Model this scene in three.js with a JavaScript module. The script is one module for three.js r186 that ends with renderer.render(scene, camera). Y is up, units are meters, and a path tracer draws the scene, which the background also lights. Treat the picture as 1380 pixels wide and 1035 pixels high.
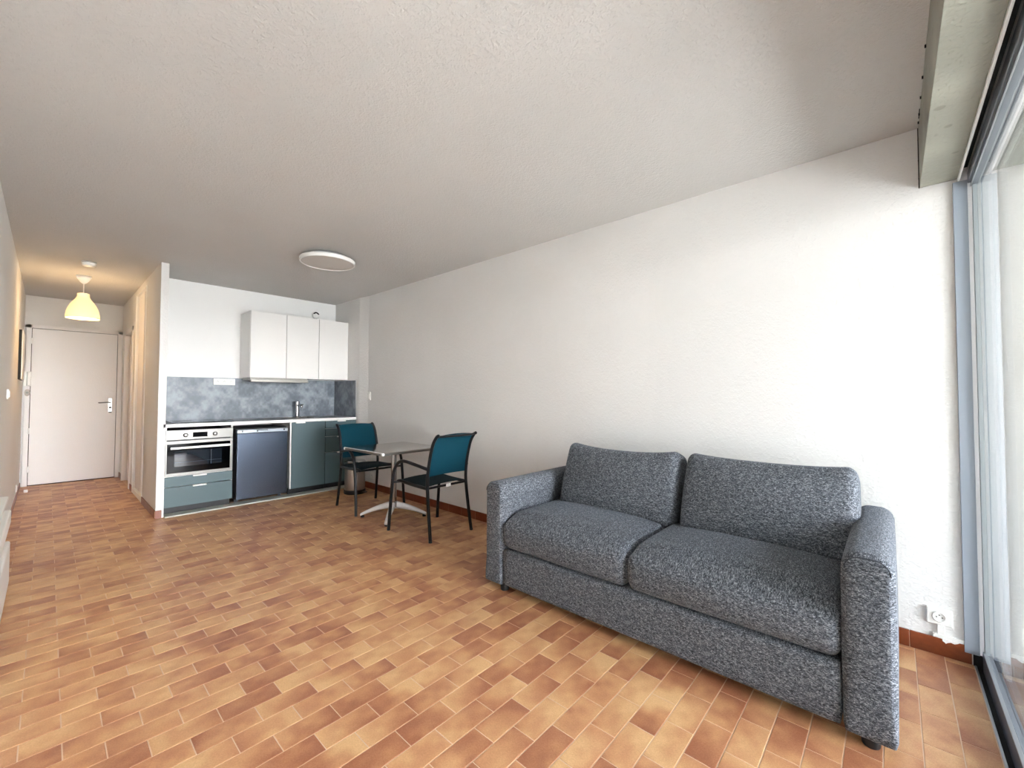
import * as THREE from 'three';
import { mergeGeometries, mergeVertices } from 'three/addons/utils/BufferGeometryUtils.js';
import { RoundedBoxGeometry } from 'three/addons/geometries/RoundedBoxGeometry.js';

// ---------------------------------------------------------------- camera
const scene = new THREE.Scene();
const camera = new THREE.PerspectiveCamera(2 * Math.atan(517.5 / 566.5) * 180 / Math.PI, 1380 / 1035, 0.02, 300);
{
  const yaw = 47.83 * Math.PI / 180, pitch = 1.537 * Math.PI / 180, roll = 0.129 * Math.PI / 180;
  const fw = new THREE.Vector3(Math.sin(yaw) * Math.cos(pitch), Math.sin(pitch), -Math.cos(yaw) * Math.cos(pitch));
  const rt = new THREE.Vector3(Math.cos(yaw), 0, Math.sin(yaw));
  const up = new THREE.Vector3().crossVectors(rt, fw);
  camera.up.copy(up.multiplyScalar(Math.cos(roll)).addScaledVector(rt, -Math.sin(roll)));
  camera.position.set(0, 1.2, 0);
  camera.lookAt(fw.add(camera.position));
  camera.updateMatrixWorld(true);
  camera.updateProjectionMatrix();
}

// ---------------------------------------------------------------- sky, exposure
const renderer = new THREE.WebGLRenderer({ antialias: true });
renderer.toneMapping = THREE.LinearToneMapping;
renderer.toneMappingExposure = 11.8;
renderer.shadowMap.enabled = true;
{
  // hazy coastal daylight: bright towards the horizon, paler blue above; the same all round
  const w = 64, h = 128, d = new Float32Array(w * h * 4);
  for (let y = 0; y < h; y++) {
    const e = ((y + 0.5) / h - 0.5) * Math.PI, s = Math.sin(e);
    let c;
    if (s > 0) { const k = Math.exp(-s * 4.6); c = [0.5 + 2.3 * k, 0.6 + 2.2 * k, 0.78 + 2.0 * k]; }
    else c = [1.0, 1.03, 1.04];
    for (let x = 0; x < w; x++) d.set([c[0] * 2.0, c[1] * 2.0, c[2] * 2.0, 1], (y * w + x) * 4);
  }
  const t = new THREE.DataTexture(d, w, h, THREE.RGBAFormat, THREE.FloatType);
  t.mapping = THREE.EquirectangularReflectionMapping;
  t.magFilter = THREE.LinearFilter; t.needsUpdate = true;
  scene.background = t; scene.environment = t;
}

// ---------------------------------------------------------------- helpers
function rng(seed) { let a = seed >>> 0; return () => { a = (a + 0x6D2B79F5) >>> 0; let t = a; t = Math.imul(t ^ (t >>> 15), t | 1); t ^= t + Math.imul(t ^ (t >>> 7), t | 61); return ((t ^ (t >>> 14)) >>> 0) / 4294967296; }; }
const hash = (x, y, s) => { let h = Math.imul(x, 374761393) + Math.imul(y, 668265263) + Math.imul(s, 2147483647 - 1013904223); h = Math.imul(h ^ (h >>> 13), 1274126177); return ((h ^ (h >>> 16)) >>> 0) / 4294967296; };
const sm = t => t * t * (3 - 2 * t);
function vn(x, y, px, py, s) {                 // periodic value noise
  const xi = Math.floor(x), yi = Math.floor(y), fx = sm(x - xi), fy = sm(y - yi);
  const m = (a, p) => ((a % p) + p) % p;
  const a = hash(m(xi, px), m(yi, py), s), b = hash(m(xi + 1, px), m(yi, py), s), c = hash(m(xi, px), m(yi + 1, py), s), d = hash(m(xi + 1, px), m(yi + 1, py), s);
  return a + (b - a) * fx + (c - a) * fy + (a - b - c + d) * fx * fy;
}
const N = (u, v, p, q, s) => vn(u * p, v * q, p, q, s);
const clamp = (x, a = 0, b = 1) => Math.min(b, Math.max(a, x));
const sstep = (a, b, x) => sm(clamp((x - a) / (b - a)));
const mix3 = (a, b, t) => [a[0] + (b[0] - a[0]) * t, a[1] + (b[1] - a[1]) * t, a[2] + (b[2] - a[2]) * t];
function tex(w, h, fn, srgb = true) {
  const d = new Uint8Array(w * h * 4);
  for (let y = 0; y < h; y++) for (let x = 0; x < w; x++) {
    const c = fn((x + 0.5) / w, (y + 0.5) / h, x, y), o = (y * w + x) * 4;
    if (typeof c === 'number') { d[o] = d[o + 1] = d[o + 2] = clamp(c) * 255; } else { d[o] = clamp(c[0], 0, 255); d[o + 1] = clamp(c[1], 0, 255); d[o + 2] = clamp(c[2], 0, 255); }
    d[o + 3] = 255;
  }
  const t = new THREE.DataTexture(d, w, h);
  t.wrapS = t.wrapT = THREE.RepeatWrapping; t.magFilter = THREE.LinearFilter; t.minFilter = THREE.LinearMipmapLinearFilter; t.generateMipmaps = true;
  if (srgb) t.colorSpace = THREE.SRGBColorSpace;
  t.needsUpdate = true; return t;
}
const rep = (t, mx, my = mx) => { const c = t.clone(); c.repeat.set(1 / mx, 1 / my); c.needsUpdate = true; return c; };   // one repeat covers mx x my metres
const std = (o) => new THREE.MeshStandardMaterial(o);
const phys = (o) => new THREE.MeshPhysicalMaterial(o);

// uv in metres from the dominant axis of each triangle; keeps smooth normals
function boxUV(g) {
  if (!g.attributes.normal) g.computeVertexNormals();
  g = g.index ? g.toNonIndexed() : g;
  const p = g.attributes.position, uv = new Float32Array(p.count * 2), a = new THREE.Vector3(), b = new THREE.Vector3(), c = new THREE.Vector3(), n = new THREE.Vector3();
  for (let i = 0; i < p.count; i += 3) {
    a.fromBufferAttribute(p, i); b.fromBufferAttribute(p, i + 1); c.fromBufferAttribute(p, i + 2);
    n.crossVectors(b.clone().sub(a), c.clone().sub(a));
    const ax = Math.abs(n.x), ay = Math.abs(n.y), az = Math.abs(n.z);
    [a, b, c].forEach((q, k) => {
      const [u, v] = ax >= ay && ax >= az ? [q.z, q.y] : ay >= az ? [q.x, q.z] : [q.x, q.y];
      uv[(i + k) * 2] = u; uv[(i + k) * 2 + 1] = v;
    });
  }
  g.setAttribute('uv', new THREE.BufferAttribute(uv, 2));
  return g;
}
const clean = g => { g = g.index ? g.toNonIndexed() : g; for (const k of Object.keys(g.attributes)) if (!['position', 'normal', 'uv'].includes(k)) g.deleteAttribute(k); return g; };
const join = gs => mergeGeometries(gs.map(clean));
// box from corner to corner; r > 0 gives softened edges
function bx(x0, x1, y0, y1, z0, z1, r = 0) {
  const w = x1 - x0, h = y1 - y0, d = z1 - z0;
  const g = r > 0 ? new RoundedBoxGeometry(w, h, d, 2, Math.min(r, w * 0.49, h * 0.49, d * 0.49)) : new THREE.BoxGeometry(w, h, d);
  g.translate((x0 + x1) / 2, (y0 + y1) / 2, (z0 + z1) / 2);
  return boxUV(g);
}
function cyl(x, y, z, r, h, seg = 24, axis = 'y', r2 = r) {
  const g = new THREE.CylinderGeometry(r2, r, h, seg);
  if (axis === 'x') g.rotateZ(Math.PI / 2); if (axis === 'z') g.rotateX(Math.PI / 2);
  return g.translate(x, y, z);
}
const lathe = (pts, seg = 48) => new THREE.LatheGeometry(pts.map(p => new THREE.Vector2(p[0], p[1])), seg);
const V = (x, y, z) => new THREE.Vector3(x, y, z);
function tube(pts, r, seg = 40, rs = 10, closed = false, tension = 0.5) {
  const c = new THREE.CatmullRomCurve3(pts.map(p => V(...p)), closed, 'catmullrom', tension);
  const g = new THREE.TubeGeometry(c, seg, r, rs, closed);
  if (closed) return g;
  const caps = [[0, -1], [1, 1]].map(([t, s]) => {
    const cg = new THREE.SphereGeometry(r, rs, 6); const p = c.getPoint(t); return cg.translate(p.x, p.y, p.z);
  });
  return join([g, ...caps]);
}
// soft cushion: an ellipsoidally rounded box, then shaped by fn
function soft(w, h, d, nx, ny, nz, rx, ry, rz, fn, rb = 0) {   // rb: a tighter radius along the bottom edge
  let g = new THREE.BoxGeometry(w, h, d, nx, ny, nz);
  g.deleteAttribute('normal'); g.deleteAttribute('uv'); g = mergeVertices(g, 1e-5);
  const p = g.attributes.position, H = [w / 2, h / 2, d / 2], R = [rx, ry, rz], q = [0, 0, 0];
  for (let i = 0; i < p.count; i++) {
    q[0] = p.getX(i); q[1] = p.getY(i); q[2] = p.getZ(i);
    if (rb) { const k = sstep(-H[1] + 0.16, -H[1] + 0.03, q[1]); R[1] = ry + (rb - ry) * k; R[2] = rz + (rb - rz) * k; }
    const inn = q.map((v, k) => clamp(v, -(H[k] - R[k]), H[k] - R[k])), dr = q.map((v, k) => (v - inn[k]) / R[k]);
    const L = Math.hypot(...dr);
    let o = L > 1e-6 ? inn.map((v, k) => v + dr[k] / L * R[k] * (Math.max(...dr.map(Math.abs)))) : q.slice();
    if (fn) o = fn(o[0], o[1], o[2], H);
    p.setXYZ(i, o[0], o[1], o[2]);
  }
  g.computeVertexNormals();
  return boxUV(g);
}
const taken = {};
const numbered = n => { const k = taken[n] = (taken[n] ?? -1) + 1; return k ? `${n}_${String(k).padStart(3, '0')}` : n; };
function mesh(name, gs, m, parent) {
  const o = new THREE.Mesh(Array.isArray(gs) ? (gs.length > 1 ? join(gs) : gs[0]) : gs, m);
  o.name = parent === scene || !parent ? numbered(name) : partName(parent, name);
  o.castShadow = o.receiveShadow = true; (parent ?? scene).add(o); return o;
}
function partName(parent, n) { const t = parent.__t ??= {}; const k = t[n] = (t[n] ?? -1) + 1; return k ? `${n}_${String(k).padStart(3, '0')}` : n; }
function thing(name, label, category, [x, y, z] = [0, 0, 0], turn = 0, group) {
  const o = new THREE.Group(); o.name = numbered(name); o.position.set(x, y, z); o.rotation.y = turn;
  o.userData = { label, category }; if (group) o.userData.group = group; scene.add(o); return o;
}
function struct(name, label, gs, m) {
  let o; if (gs) o = mesh(name, gs, m); else { o = new THREE.Group(); o.name = numbered(name); scene.add(o); }
  o.userData = { kind: 'structure', label }; return o;
}
function tag(o, label, category, group) { o.userData = { label, category, ...(group ? { group } : {}) }; return o; }

// ---------------------------------------------------------------- dimensions (metres)
const XL = -0.222, XR = 2.81, H = 2.5, ZW = 0.25, ZD = -8.38, ZK = -5.97, ZF = -5.31, XH = 0.722, XP = 0.785, XK = 2.778;

// ---------------------------------------------------------------- materials
const plasterB = tex(1024, 1024, (u, v) => {
  const w = 0.006 * (N(u, v, 40, 40, 5) - 0.5); u += w; v -= w;
  const a = N(u, v, 55, 55, 1), b = N(u, v, 120, 120, 2), c = N(u, v, 260, 260, 3);
  return sstep(0.35, 0.8, a) * 0.35 + sstep(0.45, 0.85, b) * 0.45 + c * 0.2;
}, false);
const paintC = tex(512, 512, (u, v) => { const k = 0.965 + 0.035 * (N(u, v, 3, 3, 7) * 0.6 + N(u, v, 9, 9, 8) * 0.4); return [255 * k, 255 * k, 255 * k]; });
const M = {};
M.wall = std({ color: new THREE.Color().setRGB(0.82, 0.81, 0.79), roughness: 0.95, map: rep(paintC, 2.4), bumpMap: rep(plasterB, 0.9), bumpScale: 0.0013 });
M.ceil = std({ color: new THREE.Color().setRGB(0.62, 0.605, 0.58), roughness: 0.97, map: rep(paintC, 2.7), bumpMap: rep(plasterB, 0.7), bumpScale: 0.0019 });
M.smooth = std({ color: new THREE.Color().setRGB(0.89, 0.885, 0.87), roughness: 0.6 });
M.doorWhite = std({ color: new THREE.Color().setRGB(0.80, 0.78, 0.77), roughness: 0.55, bumpMap: rep(plasterB, 0.6), bumpScale: 0.0006 });
M.white = std({ color: 0xf3f3f0, roughness: 0.4 });
M.whitePlastic = std({ color: 0xeeeeea, roughness: 0.35 });
M.cabWhite = std({ color: new THREE.Color().setRGB(0.84, 0.83, 0.81), roughness: 0.42 });
M.grey = std({ color: 0x9b9d98, roughness: 0.6 });
M.dark = std({ color: 0x0b0b0c, roughness: 0.7 });
M.blackPlastic = std({ color: 0x121316, roughness: 0.45 });
M.steel = std({ color: 0x73726f, metalness: 1, roughness: 0.36 });
M.chrome = std({ color: 0xb4b4b4, metalness: 1, roughness: 0.12 });
M.alu = std({ color: 0xb9bdc0, metalness: 0.9, roughness: 0.32 });
M.castAlu = std({ color: 0xf0f1f0, metalness: 0.12, roughness: 0.3 });
M.frameBlue = std({ color: 0x98a2ad, roughness: 0.4 });
M.green = std({ color: 0x50656a, roughness: 0.5 });
M.fridge = phys({ color: 0x5b6575, metalness: 0.9, roughness: 0.26 });
M.fridgeTrim = std({ color: 0xb4bcc6, metalness: 0.6, roughness: 0.3 });
M.blackGlass = phys({ color: 0x040507, roughness: 0.06, specularIntensity: 0.55 });
M.ovenWindow = phys({ color: 0x1a222b, roughness: 0.04, clearcoat: 1 });
M.tubeBlack = std({ color: 0x131519, metalness: 0.3, roughness: 0.38 });
{
  const weave = tex(128, 128, (u, v) => { const a = Math.sin(u * Math.PI * 64) * Math.sin(v * Math.PI * 64); return 0.5 + 0.4 * a; }, false);
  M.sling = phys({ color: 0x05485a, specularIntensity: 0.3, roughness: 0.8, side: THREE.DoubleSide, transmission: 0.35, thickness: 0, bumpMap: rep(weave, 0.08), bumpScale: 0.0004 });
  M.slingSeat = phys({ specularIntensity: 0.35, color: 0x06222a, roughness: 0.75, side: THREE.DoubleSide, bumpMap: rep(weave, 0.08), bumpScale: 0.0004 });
}
{
  // melange upholstery: short horizontal yarn flecks, light and dark, over a blue-grey ground
  const f = (u, v) => {
    const a = N(u, v, 64, 150, 11), b = N(u, v, 110, 256, 12), c = N(u, v, 250, 250, 13), d = N(u, v, 36, 80, 14);
    return clamp(0.5 + (a - 0.5) * 0.55 + (b - 0.5) * 0.7 + (c - 0.5) * 0.45 + (d - 0.5) * 0.3);
  };
  const col = tex(1024, 1024, (u, v) => { const t = f(u, v); const c = t < 0.5 ? mix3([38, 42, 48], [92, 98, 107], t * 2) : mix3([92, 98, 107], [168, 174, 181], (t - 0.5) * 2); return c; });
  const bmp = tex(1024, 1024, f, false);
  M.fabric = phys({ color: 0xe6e4e2, map: rep(col, 0.36), bumpMap: rep(bmp, 0.36), bumpScale: 0.0013, roughness: 0.95, sheen: 0.35, sheenRoughness: 0.6, sheenColor: new THREE.Color(0.55, 0.62, 0.72) });
  M.piping = std({ color: 0x33373f, roughness: 0.9 });
}
{
  const col = tex(1024, 1024, (u, v) => {
    const w = 0.05 * (N(u, v, 5, 5, 21) - 0.5);
    const a = N(u + w, v + w, 6, 7, 22), b = N(u - w, v, 17, 20, 23), c = N(u, v, 50, 44, 24), d = N(u, v, 200, 200, 25);
    const t = sstep(0.2, 0.85, a * 0.36 + b * 0.36 + c * 0.22 + d * 0.1);
    return mix3([104, 112, 121], [158, 166, 175], t);
  });
  M.concrete = std({ map: rep(col, 1.1), roughness: 0.42 });
  M.counterTop = std({ map: rep(col, 0.9), color: new THREE.Color().setRGB(1.6, 1.5, 1.42), roughness: 0.6 });
}
// flame-shaded terracotta tiles: an atlas of 32 tile faces, 4 across and 8 down
const TC = 4, TR = 8;
{
  const r = rng(77), P = [];
  for (let i = 0; i < TC * TR; i++) P.push({ base: 0.12 + r() * 0.74, gx: (r() - 0.5) * 2.0, gy: (r() - 0.5) * 0.9, sd: 100 + i, ox: r(), hue: r() });
  const light = [220, 176, 125], mid = [198, 144, 101], darkc = [162, 103, 72];
  const col = tex(1024, 1024, (u, v) => {
    const cx = Math.min(TC - 1, Math.floor(u * TC)), cy = Math.min(TR - 1, Math.floor(v * TR)), p = P[cy * TC + cx];
    const x = u * TC - cx, y = v * TR - cy;
    let t = p.base + p.gx * (x - 0.5) + p.gy * (y - 0.5) + 0.5 * (vn(x * 2.2 + p.ox * 9, y * 1.5, 64, 64, p.sd) - 0.5) + 0.35 * (vn(x * 6, y * 3.4, 64, 64, p.sd + 50) - 0.5);
    t = clamp(t);
    let c = t < 0.5 ? mix3(light, mid, t * 2) : mix3(mid, darkc, t * 2 - 1);
    const g = (vn(x * 90, y * 45, 512, 512, 31) - 0.5) * 14 + (vn(x * 150, y * 75, 512, 512, 32) - 0.5) * 12;
    return c.map(k => k + g);
  });
  const bmp = tex(512, 512, (u, v) => N(u, v, 90, 180, 41) * 0.5 + N(u, v, 24, 48, 42) * 0.5, false);
  M.tile = phys({ map: col, roughness: 0.42, bumpMap: bmp, bumpScale: 0.0004, clearcoat: 0.12, clearcoatRoughness: 0.35 });
  M.grout = std({ color: 0xdcbfa3, roughness: 0.9 });
  const bc = tex(512, 128, (u, v) => mix3([116, 54, 28], [140, 71, 38], N(u, v, 12, 3, 44) * 0.6 + N(u, v, 60, 20, 45) * 0.4));
  M.baseTile = phys({ map: rep(bc, 0.8, 0.2), roughness: 0.35, clearcoat: 0.25, clearcoatRoughness: 0.2 });
}
M.glass = phys({ color: 0xffffff, transmission: 1, thickness: 0, roughness: 0.0, ior: 1.52 });

// ---------------------------------------------------------------- room shell
const T = 0.18;
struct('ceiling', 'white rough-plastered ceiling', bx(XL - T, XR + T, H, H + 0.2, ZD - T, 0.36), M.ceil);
struct('wall_left', 'white plastered long wall beside the corridor', bx(XL - T, XL, -0.2, H, ZD - T, 0.36), M.wall);
struct('wall_right', 'white rough-plastered wall behind the sofa', bx(XR, XR + T, -0.2, H, ZK - T, 0.36), M.wall);
struct('wall_back', 'white wall round the entrance door', bx(XL - T, 1.1, -0.2, H, ZD - T, ZD - 0.012), M.wall);
struct('wall_kitchen', 'white wall behind the kitchen units', bx(XH, XR + T, -0.2, H, ZK - T, ZK), M.smooth);
{
  // the wall beside the units stands 3 cm proud and dies into the room wall with a shallow ramp
  const sh = new THREE.Shape([[XR + 0.09, 5.08], [XR, 5.08], [XK, 5.265], [XK, -ZK + 0.05], [XR + 0.09, -ZK + 0.05]].map(p => new THREE.Vector2(...p)));
  const g = new THREE.ExtrudeGeometry(sh, { depth: H + 0.1, bevelEnabled: false }).rotateX(-Math.PI / 2);
  struct('wall_kitchen_side', 'white wall at the right end of the kitchen', boxUV(g), M.wall);
}
struct('wall_partition', 'white partition between kitchen and corridor', [bx(XH, XP, 0.906, H, -6.17, -5.30, 0.003), bx(XH, 0.7685, -0.05, 0.91, -6.17, -5.30, 0.003)], M.wall);
struct('wall_corridor', 'white corridor wall with a closet and a door', [
  bx(XH, 0.9, 2.42, H, -6.95, -6.17), bx(XH, 0.9, -0.05, H, -7.2, -6.95), bx(XH, 0.9, 2.04, H, -8.02, -7.2), bx(XH, 0.9, -0.05, H, ZD, -8.02),
  bx(0.9, 1.1, -0.2, H, ZD - T, ZK - 0.1), bx(XP, 0.92, -0.1, H, -6.30, -6.10),
], M.wall);
struct('wall_lintel', 'white wall above the sliding window', bx(XL - T, XR + T, 2.22, H + 0.2, 0.272, 0.36), M.wall);

// floor: bed of pale joint mortar with every tile laid on it
const floor = struct('floor', 'terracotta tiled floor laid in running bond');
mesh('mortar_bed', bx(XL - T, XR + T, -0.2, -0.0016, ZD - T, ZW), M.grout, floor);
{
  const PX = 0.2005, PZ = 0.0998, GAP = 0.0033, B = 0.0011, r = rng(5);
  const cache = {};
  function tileGeo(x0, x1, z0, z1, variant, flip, fx0, fx1) {  // at its own centre; fx: share of the face kept after a cut
    const key = [(x1 - x0).toFixed(4), (z1 - z0).toFixed(4), variant, flip, fx0.toFixed(3)].join();
    if (cache[key]) return cache[key];
    const w = (x1 - x0) / 2, d = (z1 - z0) / 2, y0 = -0.004, y1 = 0;
    const pos = [], uv = [], idx = [];
    const cx = variant % TC, cy = Math.floor(variant / TC);
    const put = (x, y, z) => {
      let u = fx0 + (fx1 - fx0) * (x + w) / (2 * w), v = (z + d) / (2 * d); if (flip) { u = 1 - u; v = 1 - v; }
      pos.push(x, y, z); uv.push((cx + 0.03 + u * 0.94) / TC, (cy + 0.05 + v * 0.9) / TR); return pos.length / 3 - 1;
    };
    const iw = w - B, id = d - B;
    const a = [put(-iw, y1, -id), put(iw, y1, -id), put(iw, y1, id), put(-iw, y1, id)];
    idx.push(a[0], a[2], a[1], a[0], a[3], a[2]);
    const C = [[-1, -1], [1, -1], [1, 1], [-1, 1]];
    for (let k = 0; k < 4; k++) {
      const [ax, az] = C[k], [bx_, bz] = C[(k + 1) % 4];
      const p = put(ax * iw, y1, az * id), q = put(bx_ * iw, y1, bz * id), s = put(bx_ * w, y1 - B, bz * d), t = put(ax * w, y1 - B, az * d);
      idx.push(p, q, s, p, s, t);
      const s2 = put(bx_ * w, y0, bz * d), t2 = put(ax * w, y0, az * d), s1 = put(bx_ * w, y1 - B, bz * d), t1 = put(ax * w, y1 - B, az * d);
      idx.push(t1, s1, s2, t1, s2, t2);
    }
    let g = new THREE.BufferGeometry();
    g.setAttribute('position', new THREE.Float32BufferAttribute(pos, 3)); g.setAttribute('uv', new THREE.Float32BufferAttribute(uv, 2)); g.setIndex(idx);
    g = g.toNonIndexed(); g.computeVertexNormals();
    return cache[key] = g;
  }
  const all = [];
  for (let j = -2; j < 87; j++) {
    const zt = 0.057 - PZ * j, zb = zt - PZ, off = (j & 1) ? 0.058 : -0.042;
    for (let n = -2; n < 16; n++) {
      const xa = off + PX * n, xb = xa + PX;
      let x0 = xa + GAP / 2, x1 = xb - GAP / 2, z0 = zb + GAP / 2, z1 = zt - GAP / 2;
      const kitchen = (z0 + z1) / 2 < -5.3;
      const hi = kitchen && (x0 + x1) / 2 > 0.6 && xa > XH - PX ? XH : XR - 0.009, lo = XL + 0.002;
      const X0 = Math.max(x0, lo), X1 = Math.min(x1, hi); z0 = Math.max(z0, ZD - 0.01); z1 = Math.min(z1, ZW - 0.003);
      if (X1 - X0 < 0.006 || z1 - z0 < 0.006) { r(); r(); continue; }
      const variant = Math.floor(r() * TC * TR), flip = r() < 0.5;
      const c = V((X0 + X1) / 2, 0, (z0 + z1) / 2);
      const q = c.clone().project(camera), dist = c.distanceTo(camera.position);
      const cam = c.clone().applyMatrix4(camera.matrixWorldInverse);
      const seen = cam.z < -0.1 && Math.abs(q.x) < 1.1 && q.y > -1.15 && !(c.x > 1.93 && c.z > -1.9 && c.z < -0.06);
      const area = seen ? (X1 - X0) * (z1 - z0) * 1.2 / dist / (cam.z * cam.z) : 0;
      all.push({ g: tileGeo(X0, X1, z0, z1, variant, flip, (X0 - x0) / (x1 - x0), (X1 - x0) / (x1 - x0)), c, area });
    }
  }
  all.sort((a, b) => b.area - a.area);
  all.slice(0, 300).forEach(t => { const o = mesh('tile', t.g, M.tile, floor); o.position.copy(t.c); });
  const rest = mesh('tiles', mergeGeometries(all.slice(300).map(t => t.g.clone().translate(t.c.x, 0, t.c.z))), M.tile, floor);
  rest.userData = { kind: 'stuff' };
}
// baseboards of terracotta pieces
function skirting(name, label, along, at, out, from, to, h = 0.078, t = 0.011) {
  const s = struct(name, label); const L = Math.abs(to - from), n = Math.max(1, Math.round(L / 0.2)), st = (to - from) / n;
  for (let i = 0; i < n; i++) {
    const a = Math.min(from + st * i, from + st * (i + 1)) + 0.0012, b = Math.max(from + st * i, from + st * (i + 1)) - 0.0012;
    const [p, q] = out > 0 ? [at, at + t] : [at - t, at];
    const g = along === 'z' ? bx(p, q, 0, h, a, b, 0.002) : bx(a, b, 0, h, p, q, 0.002);
    mesh('tile', g, M.baseTile, s);
  }
  const [p, q] = out > 0 ? [at, at + t - 0.002] : [at - t + 0.002, at];
  mesh('mortar', along === 'z' ? bx(p, q, 0.0, h - 0.003, Math.min(from, to), Math.max(from, to)) : bx(Math.min(from, to), Math.max(from, to), 0, h - 0.003, p, q), M.grout, s);
  return s;
}
{
  const b = skirting('baseboard_right', 'glazed terracotta baseboard along the sofa wall', 'z', XR, -1, 0.244, -5.25);
  const sh = new THREE.Shape([[0.150, 0.081], [0.152, 0.070], [0.158, 0.067], [0.162, 0.062], [0.168, 0.068], [0.178, 0.073], [0.190, 0.070], [0.200, 0.075], [0.206, 0.081]].map(p => new THREE.Vector2(...p)));
  mesh('plaster_patch', boxUV(new THREE.ExtrudeGeometry(sh, { depth: 0.0022, bevelEnabled: false }).rotateY(-Math.PI / 2).translate(XR - 0.011, 0, 0)), M.wall, b);
}
skirting('baseboard_left', 'terracotta baseboard along the corridor wall', 'z', XL, 1, -4.2, ZD + 0.03, 0.06, 0.008);
skirting('baseboard_partition', 'terracotta baseboard on the partition end', 'x', -5.30, 1, XH - 0.006, 0.768, 0.075);
skirting('baseboard_corridor', 'terracotta baseboard on the corridor side of the partition', 'z', XH, -1, -5.30, -6.15, 0.075, 0.008);
skirting('baseboard_post', 'short terracotta baseboard between closet and side door', 'z', XH, -1, -6.98, -7.16, 0.075, 0.008);
skirting('baseboard_end', 'short terracotta baseboard beside the entrance door', 'z', XH, -1, -8.06, -8.36, 0.075, 0.008);

// ---------------------------------------------------------------- window, balcony
{
  const w = struct('window_1', 'full-width aluminium sliding window');
  mesh('jamb', bx(2.797, 2.84, 0.048, 2.19, 0.221, 0.268, 0.002), M.frameBlue, w);
  
  mesh('jamb', bx(XL - 0.03, XL + 0.013, 0.0, 2.19, 0.221, 0.268, 0.002), M.frameBlue, w);
  mesh('jamb_foot', bx(2.798, 2.84, -0.02, 0.047, 0.248, 0.276), M.dark, w);
  mesh('bottom_rail', [bx(XL, 2.80, -0.02, 0.064, 0.276, 0.318, 0.002)], std({ color: 0x5b616b, metalness: 0.4, roughness: 0.45 }), w);  // face colour darkened to hold the shade and dark floor reflection
  mesh('bright_rail_edge', bx(XL, 2.80, 0.064, 0.071, 0.276, 0.288, 0.001), M.alu, w);  // paler strip that makes the top edge of the rail read bright
  mesh('threshold_strip', bx(XL, 2.795, -0.03, 0.004, 0.25, 0.257, 0.001), M.alu, w);
  mesh('track_groove', bx(XL, 2.80, -0.06, -0.014, 0.25, 0.30), M.dark, w);
  mesh('top_rail', [bx(XL, 2.80, 2.172, 2.222, 0.268, 0.318, 0.003), bx(XL, 2.80, 2.156, 2.175, 0.278, 0.312, 0.002)], std({ color: 0x70757b, metalness: 0.3, roughness: 0.45 }), w);
  mesh('bright_rail_edge', bx(XL, 2.80, 2.1555, 2.159, 0.275, 0.280, 0.001), M.alu, w);
  const stileM = std({ color: 0x8b9294, roughness: 0.45 });
  for (const [a, b] of [[2.782, 2.80], [1.26, 1.32], [XL, -0.18]])
    mesh('stile', bx(a, b, 0.066, 2.16, 0.281, 0.312, 0.002), stileM, w);
  // double glazing: an inner and an outer sheet in each leaf
  for (const xc of [2.035, 0.545]) for (const z of [0.289, 0.305])
    mesh('glass_pane', new THREE.PlaneGeometry(1.49, 2.105).translate(xc, 1.1125, z), M.glass, w);
  const s = struct('balcony', 'dark balcony outside the window, mostly out of view, shaped to limit the daylight indoors');
  mesh('balcony_slab', bx(-0.6, 3.2, -0.3, -0.03, 0.318, 3.0), std({ color: new THREE.Color().setRGB(0.26, 0.23, 0.20), roughness: 0.85 }), s);  // mostly unseen slab, kept dark to cut bounced daylight
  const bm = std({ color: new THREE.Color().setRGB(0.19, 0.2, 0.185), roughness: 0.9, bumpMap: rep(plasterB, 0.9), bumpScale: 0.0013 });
  mesh('light_blocking_divider', [bx(2.86, 3.1, -0.03, 2.6, 0.362, 3.0)], bm, s);  // depth and dark tone chosen to hold back daylight near the window
  mesh('light_blocking_divider', [bx(-0.6, -0.26, -0.03, 4.5, 0.362, 6.5)], bm, s);  // added out of view: long, tall wall blocking sky light from the left
  mesh('sky_blocking_roof', bx(-0.6, 3.2, 2.45, 2.7, 0.362, 3.0), bm, s);  // unseen roof, added to block light from the high sky
}
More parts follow.
